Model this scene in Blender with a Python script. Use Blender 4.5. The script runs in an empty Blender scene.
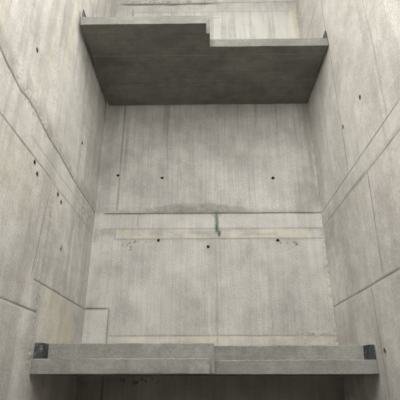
import bpy, bmesh, math
import numpy as np
from mathutils import Matrix, Vector

SC = bpy.context.scene
COL = SC.collection

# ------------------------------------------------------------------ camera
H = 1.6                                   # eye height above the shaft floor
F_PX, TH, YAW, ROLL = 422.2, 0.4060, 0.0130, 0.0017
cd = bpy.data.cameras.new('camera')
cd.sensor_fit = 'HORIZONTAL'
cd.sensor_width = 36.0
cd.lens = F_PX / 400.0 * 36.0
cd.clip_start = 0.02
cam = bpy.data.objects.new('camera', cd)
COL.objects.link(cam)
_r = Vector((math.cos(YAW), math.sin(YAW), 0))
_fh = Vector((-math.sin(YAW), math.cos(YAW), 0))
_f = _fh * math.cos(TH) + Vector((0, 0, math.sin(TH)))
_u = -_fh * math.sin(TH) + Vector((0, 0, math.cos(TH)))
_c, _s = math.cos(ROLL), math.sin(ROLL)
_r2, _u2 = _r * _c - _u * _s, _r * _s + _u * _c
m = Matrix((_r2, _u2, -_f)).transposed().to_4x4()
m.translation = Vector((0, 0, H))
cam.matrix_world = m
SC.camera = cam

# ------------------------------------------------------------------ light: overcast daylight
world = bpy.data.worlds.new('overcast_sky')
SC.world = world
world.use_nodes = True
bg = world.node_tree.nodes['Background']
_nt = world.node_tree
_tc = _nt.nodes.new('ShaderNodeTexCoord')
_sx = _nt.nodes.new('ShaderNodeSeparateXYZ')
_cr = _nt.nodes.new('ShaderNodeValToRGB')          # overcast sky: brightest overhead
_cr.color_ramp.elements[0].position = 0.0
_cr.color_ramp.elements[0].color = (.68, .68, .675, 1)
_cr.color_ramp.elements[1].position = 1.0
_cr.color_ramp.elements[1].color = (1.0, 1.0, .985, 1)
_nt.links.new(_tc.outputs['Generated'], _sx.inputs[0])
_nt.links.new(_sx.outputs['Z'], _cr.inputs['Fac'])
_nt.links.new(_cr.outputs['Color'], bg.inputs['Color'])
bg.inputs['Strength'].default_value = 1.0

SC.view_settings.view_transform = 'Standard'
SC.view_settings.look = 'None'
SC.view_settings.gamma = 1.0
SC.view_settings.use_curve_mapping = False
SC.view_settings.exposure = 3.42

# ------------------------------------------------------------------ sizes of the shaft
XL, XR, YB = -1.154, 1.210, 4.10          # left, right and back wall faces
YF = -0.8                                 # front end of the side walls
ZT = H + 5.2                              # rim of the shaft
ADDED_WALL_TOP = H + 2.5  # top of the added front wall, set for the light it lets in
ADDED_CEIL_Y = 1.8  # where the added roof slab begins
TK = 0.25                                 # wall thickness

# ------------------------------------------------------------------ noise
def vnoise(a, z, fa, fz, seed):
    rng = np.random.RandomState(seed)
    T = rng.rand(128, 128)
    x, y = a * fa + 37.3, z * fz + 51.7
    ix, iy = np.floor(x).astype(int), np.floor(y).astype(int)
    tx, ty = x - ix, y - iy
    tx, ty = tx * tx * (3 - 2 * tx), ty * ty * (3 - 2 * ty)
    g = lambda i, j: T[i % 128, j % 128]
    return (g(ix, iy) * (1 - tx) + g(ix + 1, iy) * tx) * (1 - ty) + (g(ix, iy + 1) * (1 - tx) + g(ix + 1, iy + 1) * tx) * ty

def fbm(a, z, fa, fz, seed, n=3):
    s = 0; w = 1; t = 0
    for k in range(n):
        s = s + w * vnoise(a, z, fa * 2 ** k, fz * 2 ** k, seed + k); t += w; w *= .55
    return s / t

def sstep(x, a, b):
    t = np.clip((x - a) / (b - a), 0, 1)
    return t * t * (3 - 2 * t)

def line(d, w):                            # 1 on the line, 0 beyond w
    return np.clip(1 - np.abs(d) / w, 0, 1)

def rng_(x, a, b, s=.02):
    return sstep(x, a - s, a + s) * (1 - sstep(x, b - s, b + s))

class Fields:
    def __init__(self, a, z):
        self.a, self.z = a, z
        self.h = np.zeros_like(a); self.dirt = np.zeros_like(a)
        self.warm = np.zeros_like(a); self.green = np.zeros_like(a)
        self.pale = np.zeros_like(a)
    def hseam(self, z0, a0, a1, amt=.5, w=.013, depth=.004, wob=.006, seed=1, fade=.03):
        zz = z0 + (fbm(self.a, self.a * 0, 3, 1, seed) - .5) * 2 * wob
        m = rng_(self.a, a0, a1, fade)
        k = line(self.z - zz, w) * m * (.8 + .8 * fbm(self.a, self.z, 9, 3, seed + 7))
        self.dirt = np.maximum(self.dirt, np.clip(k * amt, 0, .9)); self.h = self.h - depth * k * .6
    def vseam(self, a0, z0, z1, amt=.4, w=.012, depth=.003, wob=.004, seed=2, fade=.03, lean=0):
        aa = a0 + (fbm(self.z, self.z * 0, 3, 1, seed) - .5) * 2 * wob + lean * (self.z - (z0 + z1) / 2)
        m = rng_(self.z, z0, z1, fade)
        k = line(self.a - aa, w) * m * (.8 + .8 * fbm(self.a, self.z, 3, 9, seed + 7))
        self.dirt = np.maximum(self.dirt, np.clip(k * amt, 0, .9)); self.h = self.h - depth * k * .6
    def crumble(self, mask, hh=.008, dirt=.35, warm=.0, seed=3, f=45):
        n = fbm(self.a, self.z, f, f, seed, 2)
        self.h = self.h + mask * hh * (n - .35) * .6
        self.dirt = np.maximum(self.dirt, mask * dirt * .75 * sstep(.52 - n, 0, .25))
        self.warm = np.maximum(self.warm, mask * warm)
    def pocks(self, a0, z0, ra, rz, n, seed, size=.009, amt=.85):
        r = np.random.RandomState(seed)
        for k in range(n):
            pa, pz = a0 + r.randn() * ra, z0 + r.randn() * rz
            s = size * (.6 + r.rand())
            k_ = np.clip(1.4 - np.hypot((self.a - pa) / s, (self.z - pz) / (s * (1 + r.rand()))), 0, 1)
            self.h = self.h - .004 * k_ * amt ** 2; self.dirt = np.maximum(self.dirt, amt * k_)

# z in these three is measured from eye height
def back_fields(a, z):
    q = Fields(a, z)
    q.h += .004 * (fbm(a, z, 1.1, .8, 11) - .5)
    # pour joint at floor level, crumbly along its upper lip
    rough = np.clip(.35 + 1.1 * np.exp(-((a + .12) / .42) ** 2) - .3 + .5 * (fbm(a, a * 0, 5, 1, 21) - .4), 0, 1)
    up = rng_(z, 1.62, 1.655 + .05 * rough, .012)
    q.crumble(up * rough, .016, .55, 0, 31, 40)
    q.h += .006 * rng_(z, 1.635, 1.70, .02) * (.4 + rough)
    q.dirt = np.maximum(q.dirt, .42 * rng_(z, 1.61, 1.65 + .07 * rough, .02) * (.25 + .9 * rough) * (.5 + .8 * fbm(a, z, 25, 25, 33)))
    q.hseam(1.611, -1.06, 1.25, .95, .012, .007, .005, 41)
    q.hseam(1.44, -1.06, 1.25, .34, .012, .003, .004, 43)
    q.hseam(1.332, -.93, 1.25, .38, .013, .003, .004, 45)
    q.vseam(-.925, 1.33, 1.45, .35, .012)
    q.warm = np.maximum(q.warm, .9 * rng_(z, 1.335, 1.437, .008) * rng_(a, -.92, 1.14, .02) * sstep(fbm(a, z, 9, 10, 46), .1, .8) * .8)
    q.dirt = np.maximum(q.dirt, .22 * rng_(z, 1.37, 1.43, .02) * sstep(fbm(a, z, 6, 14, 47), .5, .7))
    q.pale = np.maximum(q.pale, .35 * rng_(z, 1.45, 1.60, .02))
    # board seams
    q.vseam(-.925, 1.64, 4.5, .5, .016, .003, .003, 51)
    q.vseam(-.70, 1.46, 1.62, .35, .012, .002, .002, 52)
    q.vseam(-.29, 1.64, 3.1, .13, .014, .001, .003, 53)
    q.vseam(.01, 1.66, 3.1, .17, .016, .001, .004, 54)
    q.vseam(.47, 1.66, 3.1, .12, .014, .001, .004, 55)
    q.vseam(.108, .25, 1.36, .30, .016, .001, .004, 56, fade=.15)
    q.vseam(-.33, .25, 1.33, .10, .014, .001, .004, 57)
    q.vseam(.62, .25, 1.33, .12, .014, .001, .004, 58)
    # lower left infill patch and strip over the lower landing
    q.hseam(.640, -1.2, -.925, .75, .013, .005, .002, 61)
    q.vseam(-.925, .2, .64, .5, .013, .004, .002, 62)
    inp = rng_(z, .0, .632, .006) * (1 - sstep(a, -.936, -.924))
    q.h -= .004 * inp; q.pale = np.maximum(q.pale, .5 * inp)
    q.hseam(.388, -.915, 1.25, .33, .012, .003, .004, 63)
    q.warm = np.maximum(q.warm, .8 * rng_(z, .2, .385, .01) * sstep(a, -.92, -.9) * sstep(fbm(a, z, 9, 8, 64), .2, .8))
    q.crumble(rng_(z, .36, .42, .02) * rng_(a, .82, 1.1, .06), .012, .6, .3, 65, 38)
    # upper storey joint
    q.hseam(4.585, -1.1, .15, .85, .03, .010, .014, 71, fade=.12)
    q.hseam(4.60, .1, 1.25, .35, .016, .005, .01, 72, fade=.1)
    q.crumble(rng_(z, 4.56, 4.66, .02) * (1 - sstep(a, -.1, .5)), .016, .6, .1, 73, 34)
    q.hseam(4.44, -1.0, 1.2, .20, .014, .003, .006, 74)
    q.hseam(4.33, -1.0, .2, .22, .014, .003, .006, 75)
    # bright runs on the upper storey
    q.pale = np.maximum(q.pale, .8 * rng_(z, 3.1, 4.4, .1) * sstep(fbm(a, z, 16, .7, 76), .42, .6))
    # corners
    cr = sstep(a, XR - .05, XR - .012)
    q.crumble(cr * (z > .25), .010, .45, .25, 81, 36)
    q.warm = np.maximum(q.warm, .7 * rng_(a, XR - .10, XR - .02, .015) * rng_(z, 3.2, 4.45, .04))
    q.dirt = np.maximum(q.dirt, .36 * rng_(z, 1.62, 1.95, .08) * sstep(a, .85, 1.15) * fbm(a, z, 9, 4, 82) * 1.6)
    q.dirt = np.maximum(q.dirt, .20 * (1 - sstep(a, XL + .10, XL + .24)) * (z > 1.63) * (.5 + fbm(a, z, 5, 2, 83)))  # darker strip from the left corner to the board seam
    # green run-off stain with the broken end of a tie
    gx = .118 + .010 * (1.5 - z) + .012 * (fbm(z, z * 0, 14, 1, 90) - .5)
    g = rng_(z, 1.40, 1.612, .02) * line(a - gx, .030) * (.35 + 1.1 * fbm(a, z, 40, 14, 91))
    q.green = np.maximum(q.green, np.clip(g, 0, .92))
    hook = line(np.hypot((a - .142) / .45, z - 1.39) , .045) * 1.4
    q.dirt = np.maximum(q.dirt, np.clip(hook, 0, .8)); q.green = np.maximum(q.green, np.clip(hook, 0, .45))
    ring = line(np.hypot((a - .118) / .045, (z - 1.585) / .04) - .9, .35) * .38 * (z > 1.57)
    q.green = np.maximum(q.green, ring)
    q.warm = np.maximum(q.warm, .5 * rng_(z, .9, 1.38, .1) * line(a - .11, .03))
    q.pocks(-.74, 1.285, .06, .03, 9, 92, .0055)
    q.pocks(.84, 1.26, .04, .02, 6, 93, .0055)
    q.vseam(-.925, -1.0, .05, .5, .016, .004, .003, 65)
    q.pocks(-.62, .0, .12, .012, 12, 66, .008)
    # soft general staining of the pour
    q.dirt = np.maximum(q.dirt, .17 * sstep(fbm(a, z, 2.3, 1.3, 95), .52, .72))
    q.pale = np.maximum(q.pale, .35 * sstep(fbm(a, z, 2.6, 1.0, 96), .52, .72) * (z < 1.3))
    q.dirt = np.maximum(q.dirt, .30 * sstep(fbm(a, z, 15, .8, 97), .58, .76) * rng_(z, 1.9, 3.2, .4))
    return q

def left_fields(a, z):
    q = Fields(a, z)
    q.h += .005 * (fbm(a, z, .9, .8, 111) - .5)
    zj = np.interp(a, [1.4, 1.84, 1.93, 2.15, 2.27, 2.72, 3.5, 4.1], [1.80, 1.741, 1.712, 1.680, 1.698, 1.662, 1.623, 1.624])
    q.crumble(rng_(z - zj, .01, .05 + .07 * np.exp(-((a - 2.75) / .35) ** 2), .015) * (.2 + .9 * fbm(a, a * 0, 3, 1, 112)), .010, .60, .12, 113, 40)
    q.h += .002 * rng_(z - zj, 0, .10, .03)
    k = line(z - zj - (fbm(a, a * 0, 6, 1, 114) - .5) * .02, .015)
    q.dirt = np.maximum(q.dirt, .8 * k * (.4 + .9 * fbm(a, z, 6, 6, 115))); q.h -= .004 * k
    q.pale = np.maximum(q.pale, .6 * rng_(z, 1.41, 1.63, .02))
    q.dirt = np.maximum(q.dirt, .34 * rng_(z - zj, .0, .13, .05) * sstep(fbm(a, z, 7, 5, 116), .3, .6))
    for k in range(46):
        pa = 1.85 + k * .026; q.pocks(pa, float(np.interp(pa, [1.84, 2.15, 2.72, 3.5], [1.741, 1.68, 1.662, 1.623])) + .035, .02, .026, 2, 1160 + k, .0065, .42)
    q.hseam(1.395, 0, 2.84, .6, .010, .003, .004, 121)
    q.hseam(1.385, 2.84, 4.1, .25, .012, .003, .006, 122)
    q.hseam(1.50, 2.4, 4.1, .18, .014, .003, .01, 123)
    q.crumble(rng_(z, 1.36, 1.60, .02) * rng_(a, 3.5, 4.0, .1), .010, .5, .1, 124, 30)
    q.warm = np.maximum(q.warm, .35 * rng_(z, 1.0, 1.40, .05) * (1 - sstep(a, 2.2, 2.8)) * fbm(a, z, 4, 4, 125) * 1.6)
    # rough vertical pour joint in line with the landing edge
    ac = 2.915 + .03 * (fbm(z, z * 0, 3, 1, 131) - .5)
    q.crumble(line(a - ac, .05) * (1 - sstep(z, 1.25, 1.5)), .014, .65, .25, 132, 40)
    for k in range(75):
        q.pocks(2.925, 1.28 - k * .016, .020, .014, 2, 1300 + k, .0065, .40)
    q.pale = np.maximum(q.pale, .5 * rng_(z, .2, 1.25, .05) * rng_(a, 2.83, 2.97, .02))
    q.vseam(2.80, .64, 1.33, .5, .012, .004, .008, 133, lean=.13)
    q.hseam(.633, 2.80, 4.15, .55, .012, .004, .003, 134)
    q.hseam(.435, 0, 2.93, .5, .012, .004, .003, 135)
    q.warm = np.maximum(q.warm, 1.0 * rng_(z, .18, .62, .02) * rng_(a, 2.98, 3.8, .12) * sstep(fbm(a, z, 8, 4, 136), .25, .7))
    q.hseam(3.54, 2.9, 4.1, .4, .013, .003, .004, 141)
    q.vseam(3.62, 1.65, 3.0, .14, .016, .001, .004, 142)
    q.vseam(2.08, -.5, 1.38, .16, .016, .001, .006, 143)
    q.vseam(2.55, -.5, .43, .14, .016, .001, .006, 144)
    q.dirt = np.maximum(q.dirt, .18 * rng_(a, 3.80, 4.12, .08) * (.4 + fbm(a, z, 6, 1.5, 145)))  # darker band towards the back corner
    q.warm = np.maximum(q.warm, .5 * sstep(fbm(a, z, 6, .7, 146), .52, .7) * sstep(z, 1.7, 2.1) * (1 - sstep(a, 2.5, 3.2)))
    q.dirt = np.maximum(q.dirt, .20 * sstep(fbm(a, z, 9, .8, 147), .48, .7))
    q.dirt = np.maximum(q.dirt, .30 * rng_(z, 1.70, 2.6, .25) * (1 - sstep(a, 1.95, 2.15)) * sstep(fbm(a, z, 10, 1.2, 150), .4, .6))
    q.pale = np.maximum(q.pale, .5 * sstep(fbm(a, z, 5, .6, 148), .48, .68) * (z > 1.6))
    q.pocks(3.25, .98, .01, .01, 2, 149, .010)
    return q

def right_fields(a, z):
    q = Fields(a, z)
    q.h += .005 * (fbm(a, z, .9, .8, 211) - .5)
    q.h += .002 * rng_(z, 1.46, 1.60, .006)
    q.hseam(1.605, 0, 4.15, .5, .010, .005, .004, 221)
    q.hseam(1.434, 0, 3.1, .55, .010, .003, .003, 222, fade=.2)
    q.hseam(1.445, 2.9, 4.15, .35, .014, .004, .006, 223)
    q.pale = np.maximum(q.pale, .45 * rng_(z, 1.445, 1.60, .01))
    q.vseam(3.20, 1.62, 4.6, .62, .010, .003, .030, 231)
    q.vseam(2.37, 1.62, 4.6, .34, .011, .003, .02, 232)
    q.vseam(2.845, .66, 1.44, .62, .010, .003, .006, 233, lean=-.06)
    q.vseam(3.10, -1.4, .63, .50, .011, .003, .006, 234)
    q.hseam(.645, 0, 4.15, .6, .014, .004, .004, 235)
    q.h += .001 * (1 - sstep(z, .63, .64))
    q.hseam(3.71, 2.6, 4.1, .38, .012, .003, .004, 236)
    q.dirt = np.maximum(q.dirt, .28 * rng_(z, 1.2, 1.55, .08) * sstep(a, 3.3, 3.9) * fbm(a, z, 9, 9, 241) * 1.6)
    q.crumble(sstep(a, 4.03, 4.09) * (z > .2), .006, .35, .2, 242, 36)
    q.dirt = np.maximum(q.dirt, .14 * sstep(fbm(a, z, 6, .7, 243), .5, .7))
    q.pale = np.maximum(q.pale, .35 * sstep(fbm(a, z, 4, .8, 244), .5, .7))
    q.vseam(3.55, -1.4, .63, .14, .016, .001, .006, 245)
    q.vseam(3.62, 1.65, 3.0, .12, .016, .001, .006, 246)
    q.pocks(2.05, 1.36, .05, .03, 5, 247, .006)
    return q

# ------------------------------------------------------------------ materials
def node_mat(name):
    mt = bpy.data.materials.new(name); mt.use_nodes = True
    nt = mt.node_tree
    return mt, nt, nt.nodes['Principled BSDF']

def N(nt, kind, **kw):
    n = nt.nodes.new(kind)
    for k, v in kw.items(): setattr(n, k, v)
    return n

def noise(nt, vec, scale, detail=3.0, rough=.55):
    n = N(nt, 'ShaderNodeTexNoise'); n.inputs['Scale'].default_value = scale
    n.inputs['Detail'].default_value = detail; n.inputs['Roughness'].default_value = rough
    nt.links.new(vec, n.inputs['Vector']); return n.outputs['Fac']

def ramp(nt, fac, p0, c0, p1, c1):
    r = N(nt, 'ShaderNodeValToRGB')
    r.color_ramp.elements[0].position = p0; r.color_ramp.elements[0].color = (*c0, 1)
    r.color_ramp.elements[1].position = p1; r.color_ramp.elements[1].color = (*c1, 1)
    nt.links.new(fac, r.inputs['Fac']); return r.outputs['Color']

def mix(nt, fac, a, b, mode='MIX'):
    x = N(nt, 'ShaderNodeMix', data_type='RGBA', blend_type=mode)
    for sock, v in ((x.inputs[0], fac), (x.inputs[6], a), (x.inputs[7], b)):
        if isinstance(v, (int, float)): sock.default_value = v
        elif isinstance(v, tuple): sock.default_value = (*v, 1)
        else: nt.links.new(v, sock)
    return x.outputs[2]

def mth(nt, op, a, b=0.0):
    x = N(nt, 'ShaderNodeMath', operation=op)
    for s, v in ((x.inputs[0], a), (x.inputs[1], b)):
        if isinstance(v, (int, float)): s.default_value = v
        else: nt.links.new(v, s)
    return x.outputs[0]

def concrete(name, lo, hi, stains=True, streak=True, sk=1.0, bump=.25, lines=None, blot=.6):
    mt, nt, bs = node_mat(name)
    tc = N(nt, 'ShaderNodeTexCoord').outputs['Object']
    mp = N(nt, 'ShaderNodeMapping'); mp.inputs['Scale'].default_value = (22, 22, .7) if streak else (1.2, 14, 14)
    nt.links.new(tc, mp.inputs['Vector'])
    cloud = noise(nt, tc, 2.2, 4)
    col = ramp(nt, cloud, .32, lo, .68, hi)
    st = noise(nt, mp.outputs['Vector'], 1.0, 3, .6)
    col = mix(nt, .55 * sk, col, ramp(nt, st, .30, (.76, .755, .745), .66, (1.0, 1.0, 1.0)), 'MULTIPLY')
    mp2 = N(nt, 'ShaderNodeMapping'); mp2.inputs['Scale'].default_value = (75, 75, 2.2) if streak else (3, 40, 40)
    nt.links.new(tc, mp2.inputs['Vector'])
    st2 = noise(nt, mp2.outputs['Vector'], 1.0, 2, .6)
    col = mix(nt, .5 * sk, col, ramp(nt, st2, .34, (.66, .655, .645), .60, (1.04, 1.04, 1.04)), 'MULTIPLY')
    bl = noise(nt, tc, 7, 5, .7)
    col = mix(nt, blot, col, ramp(nt, bl, .38, (.72, .70, .67), .60, (1.05, 1.05, 1.05)), 'MULTIPLY')
    gr = noise(nt, tc, 70, 3, .7)
    col = mix(nt, .75, col, ramp(nt, gr, .28, (.66, .66, .66), .58, (1.02, 1.02, 1.02)), 'MULTIPLY')
    if stains:
        at = N(nt, 'ShaderNodeAttribute', attribute_name='stain')
        sp = N(nt, 'ShaderNodeSeparateColor'); nt.links.new(at.outputs['Color'], sp.inputs['Color'])
        col = mix(nt, mth(nt, 'MULTIPLY', at.outputs['Alpha'], .5), col, (.66, .645, .60))
        col = mix(nt, mth(nt, 'MULTIPLY', sp.outputs['Green'], .6), col, (.64, .59, .44))
        col = mix(nt, sp.outputs['Red'], col, (.085, .075, .062))
        col = mix(nt, sp.outputs['Blue'], col, (.045, .085, .058))
    if lines:
        sx = N(nt, 'ShaderNodeSeparateXYZ'); nt.links.new(tc, sx.inputs[0])
        for (ax, p, w, c) in lines:
            d = mth(nt, 'ABSOLUTE', mth(nt, 'SUBTRACT', sx.outputs[ax], p))
            k = mth(nt, 'MULTIPLY', mth(nt, 'LESS_THAN', d, w), mth(nt, 'MULTIPLY', noise(nt, tc, 6, 2), 1.0))
            col = mix(nt, k, col, c)
    nt.links.new(col, bs.inputs['Base Color'])
    bs.inputs['Roughness'].default_value = .88
    bs.inputs['Specular IOR Level'].default_value = .25
    bp = N(nt, 'ShaderNodeBump'); bp.inputs['Strength'].default_value = bump; bp.inputs['Distance'].default_value = .006
    hsum = mth(nt, 'ADD', mth(nt, 'MULTIPLY', gr, .7), mth(nt, 'MULTIPLY', st, .5))
    nt.links.new(hsum, bp.inputs['Height']); nt.links.new(bp.outputs['Normal'], bs.inputs['Normal'])
    return mt

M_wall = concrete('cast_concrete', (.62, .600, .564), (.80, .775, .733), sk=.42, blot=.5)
M_back = concrete('greyer_cast_concrete', (.42, .409, .380), (.55, .536, .502), sk=.62, blot=.42)  # back wall: darker, greyer tone than the side walls
M_slab = concrete('grey_precast_concrete', (.225, .220, .200), (.325, .320, .294), stains=False, streak=False, sk=.45, bump=.18)
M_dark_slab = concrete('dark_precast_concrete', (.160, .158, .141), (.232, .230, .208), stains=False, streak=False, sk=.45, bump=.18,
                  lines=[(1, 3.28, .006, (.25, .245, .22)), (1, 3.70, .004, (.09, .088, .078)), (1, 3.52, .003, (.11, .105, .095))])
M_floor = concrete('floor_concrete', (.09, .087, .08), (.14, .135, .125), stains=False, streak=False)

def plain(name, c, rough=.7, smear=None):
    mt, nt, bs = node_mat(name)
    tc = N(nt, 'ShaderNodeTexCoord').outputs['Object']
    n = noise(nt, tc, 60, 3)
    col = ramp(nt, n, .3, tuple(x * .7 for x in c), .7, tuple(min(1, x * 1.25) for x in c))
    if smear: col = mix(nt, ramp(nt, noise(nt, tc, 26, 4, .7), .54, (0, 0, 0), .66, (1, 1, 1)), col, smear)
    nt.links.new(col, bs.inputs['Base Color'])
    bs.inputs['Roughness'].default_value = rough
    return mt
M_pad = plain('smeared_black_rubber', (.034, .036, .040), smear=(.17, .168, .16))
M_hole_inside = plain('dark_hole_inside', (.06, .058, .052), .9)  # inside of the tie holes, shade of the recess put into the colour

# ------------------------------------------------------------------ builders
def link(name, me, mat, parent=None):
    o = bpy.data.objects.new(name, me); COL.objects.link(o)
    if mat: me.materials.append(mat)
    if parent: o.parent = parent
    return o

def tagged(o, **kw):
    for k, v in kw.items(): o[k] = v
    return o

def axis(lo, f0, f1, hi, fine=.009, coarse=.15):
    out = []
    if f0 > lo: out += list(np.linspace(lo, f0, max(2, int((f0 - lo) / coarse) + 1))[:-1])
    out += list(np.linspace(f0, f1, int((f1 - f0) / fine) + 1))
    if hi > f1: out += list(np.linspace(f1, hi, max(2, int((hi - f1) / coarse) + 1))[1:])
    return np.array(out)

def relief_wall(name, A, Z, fields, place, back, holes, flip, mat):
    """dense face with real relief, sides and a back, as one solid wall; round openings where tie holes sit"""
    a, z = np.meshgrid(A, Z, indexing='ij')
    q = fields(a, z)
    P = place(a, z + H, q.h).reshape(-1, 3)
    na, nz = len(A), len(Z)
    I = np.arange(na * nz).reshape(na, nz)
    quads = np.stack([I[:-1, :-1], I[1:, :-1], I[1:, 1:], I[:-1, 1:]], -1)
    ca, cz = (A[:-1, None] + A[1:, None]) / 2, (Z[None, :-1] + Z[None, 1:]) / 2
    keep = np.ones(quads.shape[:2], bool)
    for (ha, hz) in holes:
        keep &= np.hypot(ca - ha, cz - hz) > .0165
    quads = quads[keep].reshape(-1, 4)
    ring = np.concatenate([I[:, 0], I[-1, 1:], I[-2::-1, -1], I[0, -2:0:-1]])
    B = back(P[ring])
    base = len(P); nb = len(ring)
    bi = base + np.arange(nb)
    skirt = np.stack([np.roll(ring, -1), ring, bi, np.roll(bi, -1)], -1)
    if flip: quads = quads[:, ::-1]; skirt = skirt[:, ::-1]
    faces = quads.tolist() + skirt.tolist() + [list(bi[::1] if flip else bi[::-1])]
    verts = np.concatenate([P, B])
    me = bpy.data.meshes.new(name)
    me.from_pydata(verts.tolist(), [], faces)
    att = me.color_attributes.new('stain', 'FLOAT_COLOR', 'POINT')
    c = np.zeros((len(verts), 4), np.float32)
    for i, ch in enumerate((q.dirt, q.warm, q.green, q.pale)):
        c[:base, i] = np.clip(ch, 0, 1).reshape(-1)
    att.data.foreach_set('color', c.ravel())
    me.update()
    return link(name, me, mat)

def tie_hole_mesh(r=.0175, R=.0238, depth=.05):
    """cast cone hole: flush rim, tapering barrel and bottom with shade put into their dark colour; axis = +Z out of the wall"""
    bm = bmesh.new(); n = 20
    prof = [(R, -.004), (R * .96, .003), (r * 1.12, .003), (r, .001), (r * .8, -depth)]
    rings = [[bm.verts.new((p[0] * math.cos(2 * math.pi * k / n), p[0] * math.sin(2 * math.pi * k / n), p[1])) for k in range(n)] for p in prof]
    for i in range(len(rings) - 1):
        for k in range(n):
            f = bm.faces.new((rings[i][k], rings[i][(k + 1) % n], rings[i + 1][(k + 1) % n], rings[i + 1][k]))
            f.material_index = 1 if i >= 3 else 0
    f = bm.faces.new(rings[-1]); f.material_index = 1
    bm.normal_update()
    me = bpy.data.meshes.new('tie_hole'); bm.to_mesh(me); bm.free()
    me.color_attributes.new('stain', 'FLOAT_COLOR', 'POINT').data.foreach_set('color', [.4, 0, 0, 0] * len(me.vertices))
    me.materials.append(M_wall); me.materials.append(M_hole_inside)
    return me
HOLE = tie_hole_mesh()

def add_holes(wall, holes, spot, normal):
    rot = Vector((0, 0, 1)).rotation_difference(Vector(normal)).to_matrix().to_4x4()
    for (a, z) in holes:
        o = bpy.data.objects.new('tie_hole', HOLE); COL.objects.link(o)
        o.parent = wall; o['label'] = 'small dark round tie hole'
        mm = rot.copy(); mm.translation = Vector(spot(a, z + H)); o.matrix_world = mm

# ------------------------------------------------------------------ the shaft
HB = [(-.944, 2.059), (-.464, 2.025), (.735, 2.015), (-.476, 1.318), (.027, 1.246), (.736, 1.312)]
HL = [(2.256, 2.107), (2.512, 1.365), (2.581, 1.313), (3.009, 1.350), (3.424, 2.064), (3.096, 1.320)]
HR = [(2.715, 2.029), (3.154, 2.041), (3.043, .188)]
zaxis = axis(-H, -.35, 4.75, ZT - H)

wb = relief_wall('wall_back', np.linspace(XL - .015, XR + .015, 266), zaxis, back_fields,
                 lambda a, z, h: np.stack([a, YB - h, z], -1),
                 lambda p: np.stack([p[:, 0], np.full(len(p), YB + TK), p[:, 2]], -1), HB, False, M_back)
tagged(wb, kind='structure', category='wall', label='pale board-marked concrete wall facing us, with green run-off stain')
add_holes(wb, HB, lambda a, z: (a, YB, z), (0, -1, 0))

ya = axis(YF, 1.25, YB + .03, YB + TK)
wl = relief_wall('wall_left', ya, zaxis, left_fields,
                 lambda a, z, h: np.stack([XL + h, a, z], -1),
                 lambda p: np.stack([np.full(len(p), XL - TK), p[:, 1], p[:, 2]], -1), HL, False, M_wall)
tagged(wl, kind='structure', category='wall', label='left concrete wall with crumbly slanting pour joint')
add_holes(wl, HL, lambda a, z: (XL, a, z), (1, 0, 0))

wr = relief_wall('wall_right', ya, zaxis, right_fields,
                 lambda a, z, h: np.stack([XR - h, a, z], -1),
                 lambda p: np.stack([np.full(len(p), XR + TK), p[:, 1], p[:, 2]], -1), HR, True, M_wall)
tagged(wr, kind='structure', category='wall', label='right concrete wall with clean thin panel seams')
add_holes(wr, HR, lambda a, z: (XR, a, z), (-1, 0, 0))

def box_mesh(name, x0, x1, y0, y1, z0, z1, bevel=0):
    bm = bmesh.new(); bmesh.ops.create_cube(bm, size=1)
    for v in bm.verts:
        v.co = Vector(((x0 + x1) / 2 + v.co.x * (x1 - x0), (y0 + y1) / 2 + v.co.y * (y1 - y0), (z0 + z1) / 2 + v.co.z * (z1 - z0)))
    if bevel: bmesh.ops.bevel(bm, geom=bm.edges[:], offset=bevel, segments=2, affect='EDGES', profile=.5)
    me = bpy.data.meshes.new(name); bm.to_mesh(me); bm.free(); return me

fl = link('floor', box_mesh('floor', XL - TK, XR + TK, YF - .3, YB + TK, -.2, 0), M_floor)  # unseen, added; kept dark so little light bounces up
tagged(fl, kind='structure', category='floor', label='unseen grey concrete floor of the stair shaft, added for its effect on the light')
rf = link('added_ceiling', box_mesh('added_ceiling', XL - TK, XR + TK, ADDED_CEIL_Y, YB + TK, ZT + .002, ZT + .22), M_slab)  # unseen slab, added to hold sky light off the upper back wall
tagged(rf, kind='structure', category='added_ceiling', label='unseen concrete roof slab, added to dim the back of the shaft')
if ADDED_WALL_TOP:
    wf = link('added_wall_front', box_mesh('added_wall_front', XL - TK, XR + TK, YF - .3, YF - .002, 0, ADDED_WALL_TOP), M_wall)  # unseen, added to cut the low sky light from the front
    tagged(wf, kind='structure', category='wall', label='unseen low concrete wall behind the viewer, added to shape the light')

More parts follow.
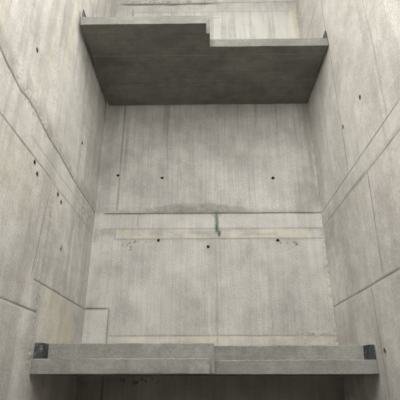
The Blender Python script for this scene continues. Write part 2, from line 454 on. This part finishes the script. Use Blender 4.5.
# ------------------------------------------------------------------ landings
def prism(name, outline, z0, z1, bevel=.006, seed=5, jit=.0009):
    """outline (counter-clockwise) extruded from z0 to z1, edges chamfered and slightly chipped"""
    r = np.random.RandomState(seed)
    pts = []
    for i, p in enumerate(outline):
        q = outline[(i + 1) % len(outline)]
        L = math.dist(p, q); n = max(1, int(L / .04))
        for k in range(n):
            t = k / n
            pts.append((p[0] + (q[0] - p[0]) * t, p[1] + (q[1] - p[1]) * t, k == 0))
    bm = bmesh.new()
    lo, hi = [], []
    for (x, y, corner) in pts:
        j = lambda s=1.0: 0 if corner else float(r.randn()) * jit * s
        dy, dz0, dz1 = j(), j(.6), j(.9)
        if r.rand() < .03: dz1 -= .003
        lo.append(bm.verts.new((x, y + dy, z0 + dz0))); hi.append(bm.verts.new((x, y + dy, z1 + dz1)))
    bm.faces.new(lo[::-1]); bm.faces.new(hi)
    n = len(lo)
    for i in range(n): bm.faces.new((lo[i], lo[(i + 1) % n], hi[(i + 1) % n], hi[i]))
    bm.normal_update()
    es = [e for e in bm.edges if all(abs(f.normal.z) > .8 for f in e.link_faces[:1]) != all(abs(f.normal.z) > .8 for f in e.link_faces[1:2])]
    bmesh.ops.bevel(bm, geom=es, offset=bevel, segments=1, affect='EDGES')
    bmesh.ops.triangulate(bm, faces=[f for f in bm.faces if len(f.verts) > 4])
    me = bpy.data.meshes.new(name); bm.to_mesh(me); bm.free(); return me

def wedge(name, x_wall, dirx, w0, w1, y0, y1, z0, z1):
    """rubber pad against a side wall: w0 wide at its foot, w1 at its top"""
    bm = bmesh.new()
    a = [(x_wall, z0), (x_wall + dirx * w0, z0), (x_wall + dirx * w1, z1), (x_wall, z1)]
    f = [bm.verts.new((x, y0, z)) for x, z in a]; b = [bm.verts.new((x, y1, z)) for x, z in a]
    bm.faces.new(f); bm.faces.new(b[::-1])
    for i in range(4): bm.faces.new((f[i], b[i], b[(i + 1) % 4], f[(i + 1) % 4]))
    bmesh.ops.recalc_face_normals(bm, faces=bm.faces[:])
    bmesh.ops.bevel(bm, geom=bm.edges[:], offset=.003, segments=1, affect='EDGES')
    me = bpy.data.meshes.new(name); bm.to_mesh(me); bm.free(); return me

def landing(name, label, z, yl, yr, x0, x1, padw_l, padw_r, pad_h, thick, seed, mat):
    """precast landing: slab with a step in plan, a lower bearing ledge along each half of its edge, rubber pads at both ends"""
    NIB, THK, REC = .096, thick, .125
    xs, xe = .056, .022                       # step of the slab, right end of the left ledge
    root = bpy.data.objects.new(name, None); COL.objects.link(root)
    root.location = (0, 0, 0); root.empty_display_size = .2
    tagged(root, label=label, category='landing', group='precast landings of the stair shaft')
    body = [(x0, YB - .004), (x0, yl + REC), (xs, yl + REC), (xs, yr + REC), (x1, yr + REC), (x1, YB - .004)]
    link('slab', prism('slab', body, z, z + THK, .006, seed), mat, root)
    link('bearing_ledge', prism('bearing_ledge', [(x0, yl + REC), (x0, yl), (xe, yl), (xe, yl + REC)], z, z + NIB, .004, seed + 1), mat, root)
    link('bearing_ledge', prism('bearing_ledge', [(xs, yr + REC), (xs, yr), (x1, yr), (x1, yr + REC)], z, z + NIB, .004, seed + 2), mat, root)
    for (xw, d, w, y) in ((x0, 1, padw_l, yl), (x1, -1, padw_r, yr)):
        p = link('joint_pad', wedge('joint_pad', xw, d, w[0], w[1], y + .006, y + REC - .001, z + NIB + .0005, z + NIB + pad_h), M_pad, root)
        p['label'] = 'black rubber joint pad in the end of the ledge'
    return root

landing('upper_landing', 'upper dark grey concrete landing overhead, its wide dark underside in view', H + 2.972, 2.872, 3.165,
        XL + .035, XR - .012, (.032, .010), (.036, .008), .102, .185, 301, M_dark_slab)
landing('lower_landing', 'lower pale grey concrete landing, front edge in view, black pads at both ends', H + .0440, 2.965, 3.200,
        XL + .004, XR - .004, (.060, .054), (.046, .042), .102, .203, 311, M_slab)
